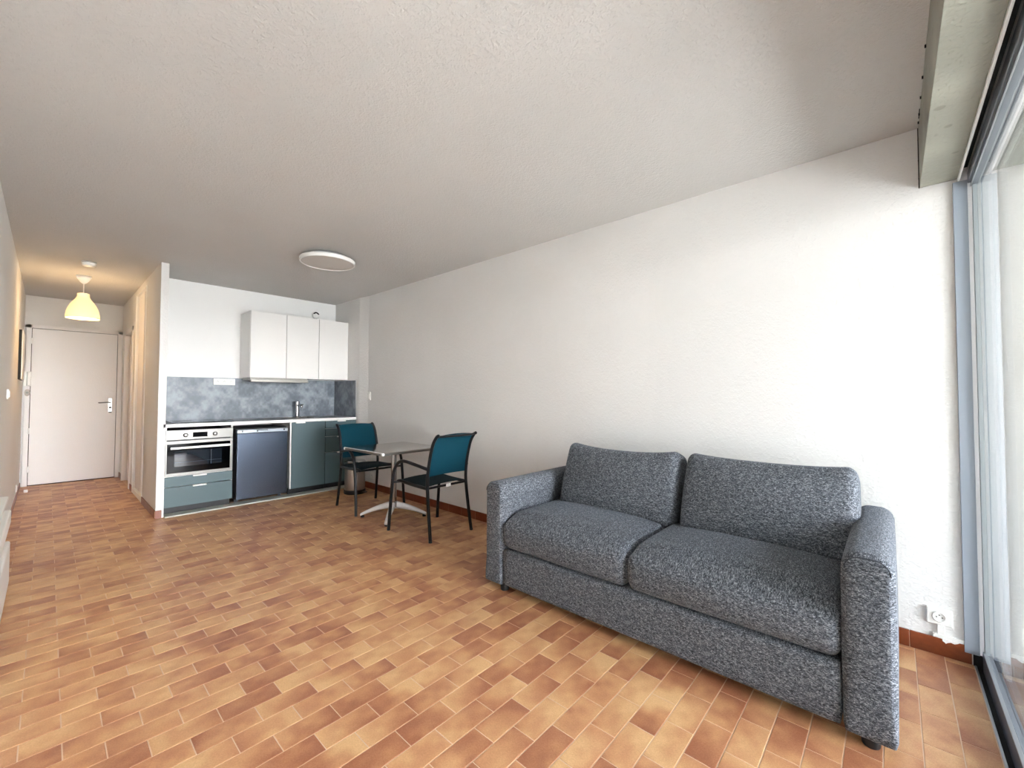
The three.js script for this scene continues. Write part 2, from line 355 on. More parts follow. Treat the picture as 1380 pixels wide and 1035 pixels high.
// roller shutter box above the window
{
  const t = thing('shutter_box', 'worn off-white roller shutter box under the ceiling above the window', 'shutter box');
  const boxMat = std({ color: new THREE.Color().setRGB(0.36, 0.36, 0.315), roughness: 0.7, map: rep(tex(512, 512, (u, v) => { const k = 0.86 + 0.14 * N(u, v, 6, 6, 61); const st = sstep(0.86, 0.93, N(u, v, 17, 26, 62)) * 0.10; return [255 * (k - st), 255 * (k - st), 250 * (k - st)]; }), 0.9), bumpMap: rep(plasterB, 1.2), bumpScale: 0.002 });  // real stains, over a base grey darkened for the shaded underside
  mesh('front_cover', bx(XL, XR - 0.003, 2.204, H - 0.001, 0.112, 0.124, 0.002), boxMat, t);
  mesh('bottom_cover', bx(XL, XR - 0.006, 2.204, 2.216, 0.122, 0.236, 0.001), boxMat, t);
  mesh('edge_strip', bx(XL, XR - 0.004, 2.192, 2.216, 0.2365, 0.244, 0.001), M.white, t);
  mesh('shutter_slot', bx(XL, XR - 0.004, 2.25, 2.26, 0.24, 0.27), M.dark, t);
  const r = rng(9);
  for (const x of [2.14, 2.34, 2.5, 2.64, 2.72]) mesh('nail', cyl(x, H - 0.012 - r() * 0.004, 0.110, 0.006, 0.006, 10, 'z'), M.dark, t);
  for (const y of [2.44, 2.34, 2.25]) mesh('nail', cyl(XR - 0.006, y, 0.1105, 0.004, 0.005, 10, 'z'), M.dark, t);
  mesh('joint_crack', [bx(2.62, 2.70, H - 0.006, H, 0.109, 0.1125), bx(XR - 0.0035, XR, 2.205, H, 0.1085, 0.1125)], M.dark, t);
}

// ---------------------------------------------------------------- doors at the end of the corridor
{
  const d = struct('door_1', 'white entrance door at the end of the corridor');
  const z = ZD;
  mesh('door_frame', [bx(-0.205, -0.158, 0, 2.115, z - 0.012, z + 0.03, 0.003), bx(0.672, XH, 0, 2.115, z - 0.012, z + 0.03, 0.003), bx(-0.205, XH, 2.072, 2.115, z - 0.012, z + 0.03, 0.003)], M.doorWhite, d);
  mesh('frame_shadow_gap', bx(-0.16, 0.674, 0.0, 2.074, z - 0.012, z - 0.006), M.dark, d);
  mesh('door_leaf', bx(-0.153, 0.667, 0.012, 2.066, z - 0.006, z + 0.018, 0.003), M.doorWhite, d);
  for (const y of [0.22, 0.72, 1.9]) mesh('hinge', cyl(-0.156, y, z + 0.026, 0.009, 0.075, 12), M.smooth, d);
  const h = mesh('handle_plate', bx(0.585, 0.628, 0.935, 1.145, z + 0.018, z + 0.025, 0.003), M.chrome, d);
  mesh('lever', tube([[0.607, 1.085, z + 0.022], [0.605, 1.085, z + 0.055], [0.585, 1.085, z + 0.064], [0.49, 1.082, z + 0.064]], 0.009, 24, 8), M.steel, h);
  mesh('lock_cylinder', cyl(0.607, 1.01, z + 0.027, 0.012, 0.01, 16, 'z'), M.dark, h);
  mesh('lock_cylinder', bx(0.592, 0.622, 0.938, 0.95, z + 0.02, z + 0.03, 0.002), M.dark, h);
}
{
  const d = struct('door_2', 'white sliding closet doors recessed in the corridor wall');
  mesh('door_leaf', bx(0.775, 0.80, 0.05, 2.42, -6.6, -6.17, 0.002), M.doorWhite, d);
  mesh('door_leaf', bx(0.745, 0.77, 0.05, 2.42, -6.95, -6.54, 0.002), M.doorWhite, d);
  mesh('bottom_track', bx(XH - 0.004, 0.81, 0, 0.055, -6.95, -6.17, 0.003), M.white, d);
  mesh('corner_bead', [bx(XH - 0.006, XH + 0.004, 0, 2.42, -6.18, -6.168), bx(XH - 0.006, XH + 0.004, 0, 2.42, -6.957, -6.945)], M.white, d);
  mesh('closet_back', bx(0.80, 0.90, 0, 2.42, -6.95, -6.17), M.smooth, d);
}
{
  const d = struct('door_3', 'white side door with a frame near the entrance');
  mesh('door_frame', [bx(XH - 0.012, 0.80, 0, 2.08, -7.26, -7.19, 0.003), bx(XH - 0.012, 0.80, 0, 2.08, -8.04, -7.97, 0.003), bx(XH - 0.012, 0.80, 2.02, 2.08, -8.04, -7.19, 0.003)], M.doorWhite, d);
  mesh('door_leaf', bx(0.765, 0.795, 0.008, 2.02, -7.97, -7.26, 0.003), M.doorWhite, d);
  for (const y of [1.06, 0.97]) mesh('strike', bx(XH + 0.006, XH + 0.03, y - 0.02, y + 0.02, -7.263, -7.257), M.dark, d);
}

// ---------------------------------------------------------------- sofa
{
  const t = thing('sofa', 'grey-blue melange two-seat sofa with loose cushions along the plastered wall', 'sofa');
  const XF = 1.875, XB = 2.775;
  const place = (g, x, y, z) => g.translate(x, y, z);
  // plinth under the seats
  mesh('base_panel', place(soft(XB - XF - 0.02, 0.214, 1.632, 24, 8, 40, 0.012, 0.012, 0.012), (XF + XB) / 2, 0.153, -0.966), M.fabric, t);
  const armShape = (x, y, z, Hh) => {
    const b = Math.cos(clamp(x / Hh[0], -1, 1) * 1.35) * 0.006 * Math.cos(clamp(y / Hh[1], -1, 1) * 1.3);
    return [x, y + (y > 0 ? 0.006 * (1 - (z / Hh[2]) ** 2) : 0), z + Math.sign(z) * b];
  };
  for (const zc of [-1.857, -0.075]) {
    const a = mesh('armrest', place(soft(XB - XF, 0.612, 0.143, 40, 30, 16, 0.016, 0.05, 0.05, armShape, 0.014), (XF + XB) / 2, 0.346, zc), M.fabric, t);
    const w = 0.0615, r = 0.045, top = 0.6455, pts = [];
    for (const sd of [-1, 1]) { const arc = []; for (let k = 0; k <= 5; k++) arc.push([XF + 0.006, top - r + r * Math.sin(k * Math.PI / 10), zc + sd * (w - r + r * Math.cos(k * Math.PI / 10))]); pts.push(...(sd < 0 ? arc : arc.reverse())); }
    mesh('piping', tube(pts, 0.0019, 80, 6), M.piping, a);
  }
  mesh('back_frame', place(soft(0.10, 0.58, 1.63, 8, 16, 30, 0.04, 0.04, 0.02), 2.725, 0.345, -0.966), M.fabric, t);
  // seat cushions: crowned top, generously rolled front edge
  const seat = (zl, zr) => {
    const w = 0.62, h = 0.205, d = zr - zl - 0.004;
    const g = soft(w, h, d, 46, 22, 56, 0.05, 0.07, 0.035, (x, y, z, Hh) => {
      const u = x / Hh[0], v = z / Hh[2];
      const crown = (1 - Math.pow(Math.abs(u), 2.6)) * (1 - Math.pow(Math.abs(v), 3)) * 0.034;
      const roll = sstep(-0.55, -1.0, u) * 0.035;
      const Y = y > 0 ? y + crown * (y / Hh[1]) - roll * (y / Hh[1]) : y;
      const bulge = u < -0.7 ? -0.018 * (1 - (y / Hh[1]) ** 2) * (1 - v * v) : 0;
      return [x + bulge, Y, z + (Math.abs(v) > 0.8 ? Math.sign(z) * 0.004 * (1 - (y / Hh[1]) ** 2) : 0)];
    });
    return place(g, XF + 0.004 + w / 2, 0.262 + h / 2, (zl + zr) / 2);
  };
  for (const [a, b] of [[-1.786, -0.972], [-0.968, -0.146]]) {
    const c = mesh('seat_cushion', seat(a, b), M.fabric, t);
  }
  // back cushions leaning on the frame
  const back = (zl, zr, tilt, sag) => {
    const w = 0.19, h = 0.45, d = zr - zl;
    const g = soft(w, h, d, 18, 36, 56, 0.06, 0.06, 0.045, (x, y, z, Hh) => {
      const u = y / Hh[1], v = z / Hh[2];
      const b = (1 - u * u) * (1 - v * v);
      const X = x + Math.sign(x) * 0.035 * b - (x < 0 ? 0.012 * (1 - v * v) * sstep(0.0, -0.9, u) : 0);
      const Y = y - (u > 0 ? sag * (1 - v * v) * u : 0) + (u > 0.5 ? 0.010 * Math.pow(Math.abs(v), 4) : 0);
      return [X, Y, z * (1 - 0.012 * u * 0) + Math.sign(z) * 0.008 * (1 - u * u)];
    });
    g.rotateZ(-tilt); return place(g, 2.51, 0.635, (zl + zr) / 2);
  };
  mesh('back_cushion', back(-1.715, -0.935, 0.34, 0.024), M.fabric, t);
  mesh('back_cushion', back(-0.895, -0.125, 0.38, 0.012), M.fabric, t);
  for (const [x, z] of [[1.925, -1.80], [1.93, -0.075], [2.72, -1.80], [2.72, -0.075]]) mesh('foot', lathe([[0.0, 0], [0.024, 0], [0.026, 0.004], [0.028, 0.046], [0, 0.046]], 20).translate(x, 0, z), M.blackPlastic, t);
}

// ---------------------------------------------------------------- table
{
  const t = thing('bistro_table', 'square stainless steel bistro table on a polished four-foot pedestal', 'table', [2.319, 0, -3.677], 0.018);
  const hs = 0.338, yt = 0.687;
  const topM = phys({ color: 0xc2beb8, metalness: 0.95, roughness: 0.1 });
  mesh('tabletop', bx(-hs, hs, yt - 0.012, yt, -hs, hs, 0.005), topM, t);
  mesh('rim', [bx(-hs - 0.006, hs + 0.006, yt - 0.026, yt - 0.004, -hs - 0.006, -hs + 0.004, 0.003), bx(-hs - 0.006, hs + 0.006, yt - 0.026, yt - 0.004, hs - 0.004, hs + 0.006, 0.003), bx(-hs - 0.006, -hs + 0.004, yt - 0.026, yt - 0.004, -hs, hs, 0.003), bx(hs - 0.004, hs + 0.006, yt - 0.026, yt - 0.004, -hs, hs, 0.003)], std({ color: 0x8d8780, metalness: 0.9, roughness: 0.35 }), t);
  for (const [a, b] of [[1, 1], [1, -1], [-1, 1], [-1, -1]]) mesh('corner_cap', new RoundedBoxGeometry(0.03, 0.026, 0.03, 3, 0.01).translate(a * (hs - 0.004), yt - 0.014, b * (hs - 0.004)), M.castAlu, t);
  mesh('under_plate', bx(-0.2, 0.2, yt - 0.03, yt - 0.012, -0.03, 0.03, 0.003), M.blackPlastic, t);
  mesh('column', [cyl(0, 0.4, 0, 0.028, 0.57, 32), lathe([[0.028, 0.10], [0.042, 0.10], [0.042, 0.135], [0.034, 0.15], [0.028, 0.152]], 32)], M.chrome, t);
  for (let k = 0; k < 4; k++) {
    // cast foot: a tapering arch, wide and thick by the hub, thin at the tip
    const n = 16, L = 0.30, ring = [];
    for (let i = 0; i <= n; i++) {
      const s = i / n, x = 0.018 + s * L, yc = 0.115 - 0.09 * Math.pow(s, 1.55), hh = 0.034 * (1 - s) + 0.012 * s * 1.0, ww = 0.026 * (1 - s) + 0.017 * s;
      const row = []; for (let j = 0; j < 12; j++) { const a = j / 12 * Math.PI * 2, ca = Math.cos(a), sa = Math.sin(a), e = Math.pow(Math.abs(ca) ** 4 + Math.abs(sa) ** 4, -0.25); row.push([x, yc + hh * sa * e, ww * ca * e]); }
      ring.push(row);
    }
    const pos = [], idx = []; ring.forEach(r => r.forEach(p => pos.push(...p)));
    for (let i = 0; i < n; i++) for (let j = 0; j < 12; j++) { const a = i * 12 + j, b = i * 12 + (j + 1) % 12, c = a + 12, d = b + 12; idx.push(a, c, b, b, c, d); }
    const cap = pos.length / 3; pos.push(0.018 + L + 0.006, 0.025, 0); for (let j = 0; j < 12; j++) idx.push(n * 12 + j, cap, n * 12 + (j + 1) % 12);
    const g = new THREE.BufferGeometry(); g.setAttribute('position', new THREE.Float32BufferAttribute(pos, 3)); g.setAttribute('uv', new THREE.Float32BufferAttribute(new Float32Array(pos.length / 3 * 2), 2)); g.setIndex(idx); g.computeVertexNormals();
    const ang = Math.PI / 4 + k * Math.PI / 2; g.rotateY(ang);
    const f = mesh('foot', g, M.castAlu, t);
    const px = Math.cos(ang) * 0.30, pz = -Math.sin(ang) * 0.30;
    mesh('foot_pad', cyl(px, 0.008, pz, 0.018, 0.016, 16), M.blackPlastic, f);
  }
}

// ---------------------------------------------------------------- two sling chairs
function makeChair(label, pos, turn) {
  const t = thing('sling_chair', label, 'chair', pos, turn, 'teal sling armchairs at the bistro table');
  const r = 0.014;
  for (const s of [-1, 1]) {
    mesh('back_leg', tube([[s * 0.226, 0.006, -0.27], [s * 0.219, 0.2, -0.238], [s * 0.214, 0.40, -0.212], [s * 0.212, 0.52, -0.21], [s * 0.210, 0.66, -0.232], [s * 0.209, 0.79, -0.272], [s * 0.208, 0.855, -0.318], [s * 0.208, 0.868, -0.340]], r, 60, 12), M.tubeBlack, t);
    mesh('front_leg', tube([[s * 0.272, 0.006, 0.268], [s * 0.268, 0.2, 0.25], [s * 0.266, 0.42, 0.225], [s * 0.266, 0.53, 0.20], [s * 0.266, 0.598, 0.15], [s * 0.264, 0.628, 0.09], [s * 0.255, 0.628, 0.02], [s * 0.238, 0.608, -0.10], [s * 0.216, 0.585, -0.216]], r, 70, 12), M.tubeBlack, t);
    mesh('seat_rail', tube([[s * 0.213, 0.425, -0.21], [s * 0.213, 0.43, 0.0], [s * 0.213, 0.44, 0.17], [s * 0.213, 0.433, 0.215]], r, 30, 10), M.tubeBlack, t);
    mesh('rail_bracket', tube([[s * 0.213, 0.428, 0.20], [s * 0.266, 0.43, 0.222]], 0.009, 6, 8), M.tubeBlack, t);
    for (const z of [-0.27, 0.268]) mesh('foot_cap', cyl(s * (z < 0 ? 0.226 : 0.272), 0.008, z, 0.0145, 0.016, 14), M.blackPlastic, t);
  }
  mesh('seat_bar', [tube([[-0.213, 0.425, -0.205], [0.213, 0.425, -0.205]], 0.010, 8, 10)], M.tubeBlack, t);
  mesh('seat_bar', [tube([[-0.213, 0.428, 0.205], [0.213, 0.428, 0.205]], 0.010, 8, 10)], M.tubeBlack, t);
  mesh('back_bar', [tube([[-0.208, 0.862, -0.332], [-0.1, 0.858, -0.345], [0.1, 0.858, -0.345], [0.208, 0.862, -0.332]], 0.009, 20, 10)], M.tubeBlack, t);
  mesh('care_tag', bx(-0.03, 0.02, 0.412, 0.438, -0.2175, -0.215), M.white, t);
  // slings: thin swept cloth with real thickness
  const sheet = (path, half, dip, th, nu = 14) => {
    const pos = [], uv = [], idx = [], n = path.length - 1;
    for (const side of [0, 1]) for (let i = 0; i <= n; i++) for (let j = 0; j <= nu; j++) {
      const v = j / nu * 2 - 1, [y, z] = path[i], a = path[Math.max(0, i - 1)], b = path[Math.min(n, i + 1)], tl = Math.hypot(b[0] - a[0], b[1] - a[1]);
      const ny = -(b[1] - a[1]) / tl, nz = (b[0] - a[0]) / tl, o = dip * (1 - v * v) + (side ? th : 0);
      pos.push(v * half, y - ny * o, z - nz * o); uv.push(v * half, i * 0.02);
    }
    const K = (n + 1) * (nu + 1), id = (s, i, j) => s * K + i * (nu + 1) + j;
    for (let i = 0; i < n; i++) for (let j = 0; j < nu; j++) { idx.push(id(0, i, j), id(0, i, j + 1), id(0, i + 1, j), id(0, i, j + 1), id(0, i + 1, j + 1), id(0, i + 1, j)); idx.push(id(1, i, j), id(1, i + 1, j), id(1, i, j + 1), id(1, i, j + 1), id(1, i + 1, j), id(1, i + 1, j + 1)); }
    for (let i = 0; i < n; i++) for (const j of [0, nu]) idx.push(id(0, i, j), id(1, i, j), id(0, i + 1, j), id(0, i + 1, j), id(1, i, j), id(1, i + 1, j));
    for (let j = 0; j < nu; j++) for (const i of [0, n]) idx.push(id(0, i, j), id(0, i, j + 1), id(1, i, j), id(1, i, j), id(0, i, j + 1), id(1, i, j + 1));
    const g = new THREE.BufferGeometry(); g.setAttribute('position', new THREE.Float32BufferAttribute(pos, 3)); g.setAttribute('uv', new THREE.Float32BufferAttribute(uv, 2)); g.setIndex(idx); g.computeVertexNormals(); return g;
  };
  const curve = pts => new THREE.CatmullRomCurve3(pts.map(p => V(0, p[0], p[1]))).getPoints(18).map(p => [p.y, p.z]);
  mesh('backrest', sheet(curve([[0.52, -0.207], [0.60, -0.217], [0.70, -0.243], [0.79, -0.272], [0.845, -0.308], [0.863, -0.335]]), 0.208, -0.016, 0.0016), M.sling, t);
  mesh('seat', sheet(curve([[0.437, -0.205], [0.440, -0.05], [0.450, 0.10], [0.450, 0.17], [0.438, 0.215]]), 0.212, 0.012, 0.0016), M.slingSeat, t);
  return t;
}
makeChair('teal sling armchair with its back to the room, nearer the sofa', [2.333, 0, -3.075], Math.PI + 0.013);
makeChair('teal sling armchair in front of the drawer unit, behind the bistro table', [2.35, 0, -4.212], -0.03);

// ---------------------------------------------------------------- kitchen base units
{
  const c = thing('oven_cabinet', 'grey-green base cabinet with two drawers under the built-in oven', 'cabinet');
  mesh('end_panel', bx(0.7692, XP - 0.001, 0, 0.872, -5.90, -5.30, 0.001), M.white, c).position.set(0, 0, 0);
  mesh('carcass', [bx(XP + 0.001, 0.80, 0.08, 0.87, -5.93, ZF - 0.0245), bx(1.345, 1.362, 0.08, 0.87, -5.93, ZF - 0.0245), bx(0.80, 1.345, 0.08, 0.095, -5.93, ZF - 0.0245), bx(0.80, 1.345, 0.365, 0.382, -5.93, ZF - 0.0245), bx(0.80, 1.345, 0.08, 0.87, -5.94, -5.93)], M.cabWhite, c);
  for (const [a, b] of [[0.283, 0.379], [0.083, 0.277]]) {
    const d = mesh('drawer', bx(XP + 0.002, 1.36, a, b, ZF - 0.02, ZF, 0.0012), M.green, c);
    mesh('drawer_handle', bx(1.012, 1.128, b - 0.012, b + 0.003, ZF - 0.002, ZF + 0.018, 0.003), M.white, d);
  }
  for (const x of [0.84, 1.31]) mesh('leg', cyl(x, 0.04, -5.46, 0.018, 0.08, 14), M.blackPlastic, c);
  mesh('toe_board', bx(0.79, 1.36, 0.001, 0.08, -5.425, -5.41), M.blackPlastic, c);
}
{
  const o = thing('oven', 'stainless steel built-in oven with black glass door and bar handle', 'oven');
  const z = ZF;
  mesh('body', bx(0.803, 1.342, 0.386, 0.84, -5.86, z - 0.024), M.blackPlastic, o);
  const p = mesh('control_panel', bx(0.787, 1.358, 0.745, 0.842, z - 0.022, z + 0.002, 0.002), M.steel, o);
  mesh('display', bx(1.005, 1.128, 0.766, 0.814, z + 0.002, z + 0.0035), M.blackGlass, p);
  for (const x of [0.945, 1.195]) { const k = mesh('knob', lathe([[0.021, 0], [0.021, 0.004], [0.016, 0.006], [0.015, 0.02], [0.013, 0.022], [0, 0.022]], 24).rotateX(Math.PI / 2).translate(x, 0.79, z + 0.002), M.steel, p); }
  const d = mesh('door_frame', [bx(0.787, 1.358, 0.704, 0.735, z - 0.022, z + 0.002, 0.002), bx(0.787, 1.358, 0.386, 0.416, z - 0.022, z + 0.002, 0.002), bx(0.787, 0.801, 0.414, 0.706, z - 0.022, z + 0.002, 0.002), bx(1.333, 1.358, 0.414, 0.706, z - 0.022, z + 0.002, 0.002)], M.steel, o);
  mesh('door_glass', bx(0.80, 1.335, 0.414, 0.706, z - 0.022, z - 0.0005), M.blackGlass, o);
  mesh('window', bx(0.86, 1.258, 0.478, 0.632, z - 0.002, z + 0.0008, 0.0005), M.ovenWindow, o);
  mesh('rack_line', [bx(1.163, 1.167, 0.48, 0.63, z, z + 0.0012), bx(0.862, 1.256, 0.518, 0.520, z, z + 0.0011)], std({ color: 0x39434d, roughness: 0.4 }), o);
  const h = mesh('handle', bx(0.822, 1.325, 0.655, 0.678, z + 0.030, z + 0.045, 0.005), M.castAlu, o);
  for (const x of [0.85, 1.297]) mesh('handle_post', cyl(x, 0.666, z + 0.016, 0.007, 0.032, 12, 'z'), M.castAlu, h);
}
{
  const f = thing('fridge', 'silver-grey undercounter fridge with a moulded top grip strip', 'fridge');
  const z = ZF;
  mesh('body', bx(1.40, 1.91, 0.05, 0.80, -5.86, z - 0.052, 0.004), M.blackPlastic, f);
  mesh('door', bx(1.397, 1.913, 0.05, 0.772, z - 0.048, z + 0.004, 0.006), M.fridge, f);
  const g = mesh('grip_strip', bx(1.395, 1.915, 0.774, 0.812, z - 0.048, z + 0.006, 0.005), M.fridgeTrim, f);
  for (const [a, b] of [[1.44, 1.452], [1.585, 1.70], [1.865, 1.88]]) mesh('grip_recess', bx(a, b, 0.785, 0.805, z + 0.0, z + 0.0072, 0.002), M.blackPlastic, g);
  mesh('grip_bar', bx(1.60, 1.70, 0.786, 0.797, z + 0.006, z + 0.012, 0.003), M.fridgeTrim, g);
  mesh('top_board', bx(1.395, 1.915, 0.813, 0.824, -5.86, z - 0.03, 0.003), M.blackPlastic, f);
  for (const x of [1.43, 1.88]) for (const zz of [-5.45, -5.80]) mesh('foot', cyl(x, 0.025, zz, 0.016, 0.05, 14), M.fridgeTrim, f);
}
{
  const c = thing('sink_cabinet', 'grey-green base cabinet with one tall door right of the fridge', 'cabinet');
  mesh('side_panel', bx(1.942, 1.957, 0.083, 0.872, -5.93, ZF - 0.002, 0.001), M.cabWhite, c);
  mesh('carcass', [bx(1.957, 1.974, 0.083, 0.872, -5.93, ZF - 0.0245), bx(2.342, 2.358, 0.083, 0.872, -5.93, ZF - 0.0245), bx(1.974, 2.342, 0.083, 0.098, -5.93, ZF - 0.0245), bx(1.974, 2.342, 0.083, 0.72, -5.94, -5.93)], M.cabWhite, c);
  const d = mesh('door', bx(1.96, 2.356, 0.083, 0.868, ZF - 0.02, ZF, 0.0012), M.green, c);
  mesh('door_handle', bx(2.003, 2.11, 0.857, 0.872, ZF - 0.002, ZF + 0.018, 0.003), M.white, d);
  for (const x of [2.0, 2.31]) mesh('leg', cyl(x, 0.04, -5.46, 0.018, 0.08, 14), M.blackPlastic, c);
  mesh('toe_board', bx(1.96, 2.356, 0.001, 0.08, -5.425, -5.41), M.blackPlastic, c);
}
{
  const c = thing('drawer_cabinet', 'grey-green base cabinet of four drawers in the corner by the pedal bin', 'cabinet');
  mesh('carcass', [bx(2.360, 2.376, 0.083, 0.872, -5.93, ZF - 0.0245), bx(2.752, 2.768, 0.083, 0.872, -5.93, ZF - 0.0245), bx(2.376, 2.752, 0.083, 0.098, -5.93, ZF - 0.0245), bx(2.376, 2.752, 0.083, 0.872, -5.94, -5.93)], M.cabWhite, c);
  for (const [a, b] of [[0.774, 0.868], [0.674, 0.769], [0.474, 0.669], [0.083, 0.469]]) {
    const d = mesh('drawer', bx(2.362, 2.765, a, b, ZF - 0.02, ZF, 0.0012), M.green, c);
    mesh('drawer_handle', bx(2.512, 2.62, b - 0.012, b + 0.003, ZF - 0.002, ZF + 0.018, 0.003), M.white, d);
  }
  for (const x of [2.40, 2.72]) mesh('leg', cyl(x, 0.04, -5.46, 0.018, 0.08, 14), M.blackPlastic, c);
  mesh('toe_board', bx(2.36, 2.766, 0.001, 0.08, -5.425, -5.41), M.blackPlastic, c);
}
tag(mesh('plinth_strip', bx(XP + 0.002, XK - 0.004, 0.0005, 0.014, -5.385, -5.245, 0.002), std({ color: 0xbcbfb7, roughness: 0.6 })), 'grey board strip lying on the floor along the kitchen units', 'plinth');
{
  const c = thing('countertop', 'grey stone-look worktop with a white front edge', 'countertop');
  mesh('top', [bx(XP + 0.001, 1.985, 0.873, 0.905, ZK + 0.012, -5.304), bx(2.335, XK - 0.011, 0.873, 0.905, ZK + 0.012, -5.304), bx(1.985, 2.335, 0.873, 0.905, -5.445, -5.304), bx(1.985, 2.335, 0.873, 0.905, ZK + 0.012, -5.812)], M.counterTop, c);
  mesh('edge_band', bx(XP + 0.001, XK - 0.011, 0.8725, 0.9055, -5.304, -5.300, 0.001), M.white, c);
}
{
  const s = struct('trim_1', 'concrete-look splashback round the worktop');
  mesh('back_panel', bx(XP + 0.001, XK - 0.001, 0.906, 1.40, ZK + 0.001, ZK + 0.011), M.concrete, s);
  mesh('side_panel', bx(XK - 0.010, XK - 0.001, 0.906, 1.395, ZK + 0.011, -5.335), M.concrete, s);
  mesh('edge_strip', [bx(XK - 0.0112, XK - 0.0005, 0.906, 1.397, -5.335, -5.331), bx(XK - 0.0115, XK - 0.0095, 0.906, 1.395, ZK + 0.011, ZK + 0.014)], M.alu, s);
}
{
  const h = thing('cooktop', 'black glass cooktop set in the worktop above the oven', 'cooktop');
  mesh('glass', bx(0.86, 1.40, 0.9055, 0.911, -5.93, -5.44, 0.002), M.blackGlass, h);
  for (const [x, z, r] of [[1.0, -5.80, 0.09], [1.26, -5.80, 0.07], [1.0, -5.58, 0.07], [1.26, -5.58, 0.10]]) mesh('cooking_zone', new THREE.TorusGeometry(r, 0.0012, 4, 48).rotateX(Math.PI / 2).scale(1, 0.3, 1).translate(x, 0.9112, z), std({ color: 0x55585c, roughness: 0.4 }), h);
}
{
  const s = thing('sink', 'small stainless steel sink set in the worktop', 'sink');
  mesh('rim', [bx(1.97, 2.35, 0.9055, 0.909, -5.455, -5.43, 0.001), bx(1.97, 2.35, 0.9055, 0.909, -5.84, -5.80, 0.001), bx(1.97, 1.992, 0.9055, 0.909, -5.80, -5.455, 0.001), bx(2.328, 2.35, 0.9055, 0.909, -5.80, -5.455, 0.001)], M.steel, s);
  mesh('bowl', [bx(1.990, 1.994, 0.76, 0.906, -5.80, -5.455), bx(2.326, 2.330, 0.76, 0.906, -5.80, -5.455), bx(1.990, 2.330, 0.76, 0.906, -5.804, -5.80), bx(1.990, 2.330, 0.76, 0.906, -5.457, -5.453), bx(1.990, 2.330, 0.756, 0.76, -5.804, -5.453)], M.steel, s);
  mesh('drain', cyl(2.16, 0.762, -5.63, 0.04, 0.004, 24), M.chrome, s);
}
{
  const f = thing('faucet', 'tall chrome kitchen tap standing behind the sink', 'faucet', [2.222, 0.9055, -5.855]);
  mesh('base', lathe([[0, 0], [0.05, 0], [0.05, 0.006], [0.036, 0.012], [0, 0.012]], 32), M.chrome, f);
  mesh('body', cyl(0, 0.098, 0, 0.027, 0.172, 32), M.chrome, f);
  mesh('cap', lathe([[0.0285, 0.182], [0.029, 0.186], [0.029, 0.204], [0.026, 0.208], [0, 0.208]], 32), M.chrome, f);
  mesh('spout', [tube([[0, 0.155, 0.01], [0, 0.158, 0.06], [0, 0.158, 0.13], [0, 0.15, 0.148], [0, 0.135, 0.15]], 0.014, 24, 12)], M.chrome, f);
  mesh('lever', [tube([[0.02, 0.165, 0.0], [0.045, 0.158, 0.004], [0.07, 0.165, 0.006]], 0.009, 12, 10)], M.chrome, f);
}
{
  const b = thing('pedal_bin', 'round brushed steel pedal bin with black base in the corner by the drawers', 'bin', [2.555, 0, -4.915], 0.4);
  const body = std({ color: 0xa89a90, metalness: 0.9, roughness: 0.28 });
  mesh('base', lathe([[0, 0.0], [0.122, 0.0], [0.126, 0.006], [0.126, 0.045], [0.119, 0.05], [0, 0.05]], 48), M.blackPlastic, b);
  mesh('body', lathe([[0.119, 0.05], [0.119, 0.325], [0, 0.325]], 64), body, b);
  mesh('collar', lathe([[0.119, 0.325], [0.1225, 0.328], [0.1225, 0.372], [0, 0.372]], 64), M.blackPlastic, b);
  mesh('lid', lathe([[0.122, 0.373], [0.1245, 0.378], [0.124, 0.392], [0.11, 0.402], [0.06, 0.410], [0, 0.412]], 64), M.chrome, b);
  mesh('pedal', new RoundedBoxGeometry(0.05, 0.012, 0.05, 3, 0.005).translate(0, 0.022, 0.145), M.steel, b);
}
// wall cabinets
{
  const labels = ['white wall cabinet farthest from the sofa wall, its grey side showing', 'middle white wall cabinet of the three above the worktop', 'white wall cabinet in the corner against the sofa-side wall'];
  const xs = [1.582, 1.981, 2.379, 2.777];
  for (let i = 0; i < 3; i++) {
    const a = xs[i] + 0.0005, b = xs[i + 1] - 0.0005, c = thing('wall_cabinet', labels[i], 'cabinet', [0, 0, 0], 0, 'white wall cabinets above the worktop');
    mesh('carcass', bx(a, b, 1.408, 2.192, ZK + 0.001, -5.597, 0.001), M.cabWhite, c);
    mesh('door', bx(a + 0.0022, b - 0.0022, 1.404, 2.193, -5.593, -5.575, 0.0015), M.cabWhite, c);
    mesh('hinge_gap', bx(a + 0.01, b - 0.01, 1.415, 2.185, -5.5975, -5.5925), M.dark, c);
  }
}
{
  const h = thing('range_hood', 'slim grey extractor hood under the white wall cabinets', 'hood');
  mesh('body', bx(1.60, 2.255, 1.372, 1.405, -5.92, -5.62, 0.003), std({ color: 0x9c9a95, metalness: 0.5, roughness: 0.4 }), h);
  mesh('visor', bx(1.60, 2.255, 1.352, 1.384, -5.63, -5.588, 0.006), std({ color: 0xaeaba5, metalness: 0.6, roughness: 0.35 }), h);
  mesh('filter', bx(1.66, 2.2, 1.369, 1.373, -5.88, -5.66), M.steel, h);
}
{
  const v = thing('duct_cover', 'round white duct cover on the wall above the cabinets', 'vent', [2.49, 2.305, ZK]);
  mesh('collar', lathe([[0.0, 0.03], [0.034, 0.03], [0.044, 0.024], [0.048, 0.0], [0, 0.0]], 32).rotateX(Math.PI / 2), M.whitePlastic, v);
  mesh('slot', new THREE.TorusGeometry(0.034, 0.009, 8, 24, Math.PI * 0.8).rotateZ(Math.PI * 0.1).translate(0, 0.006, 0.030), M.dark, v);
}

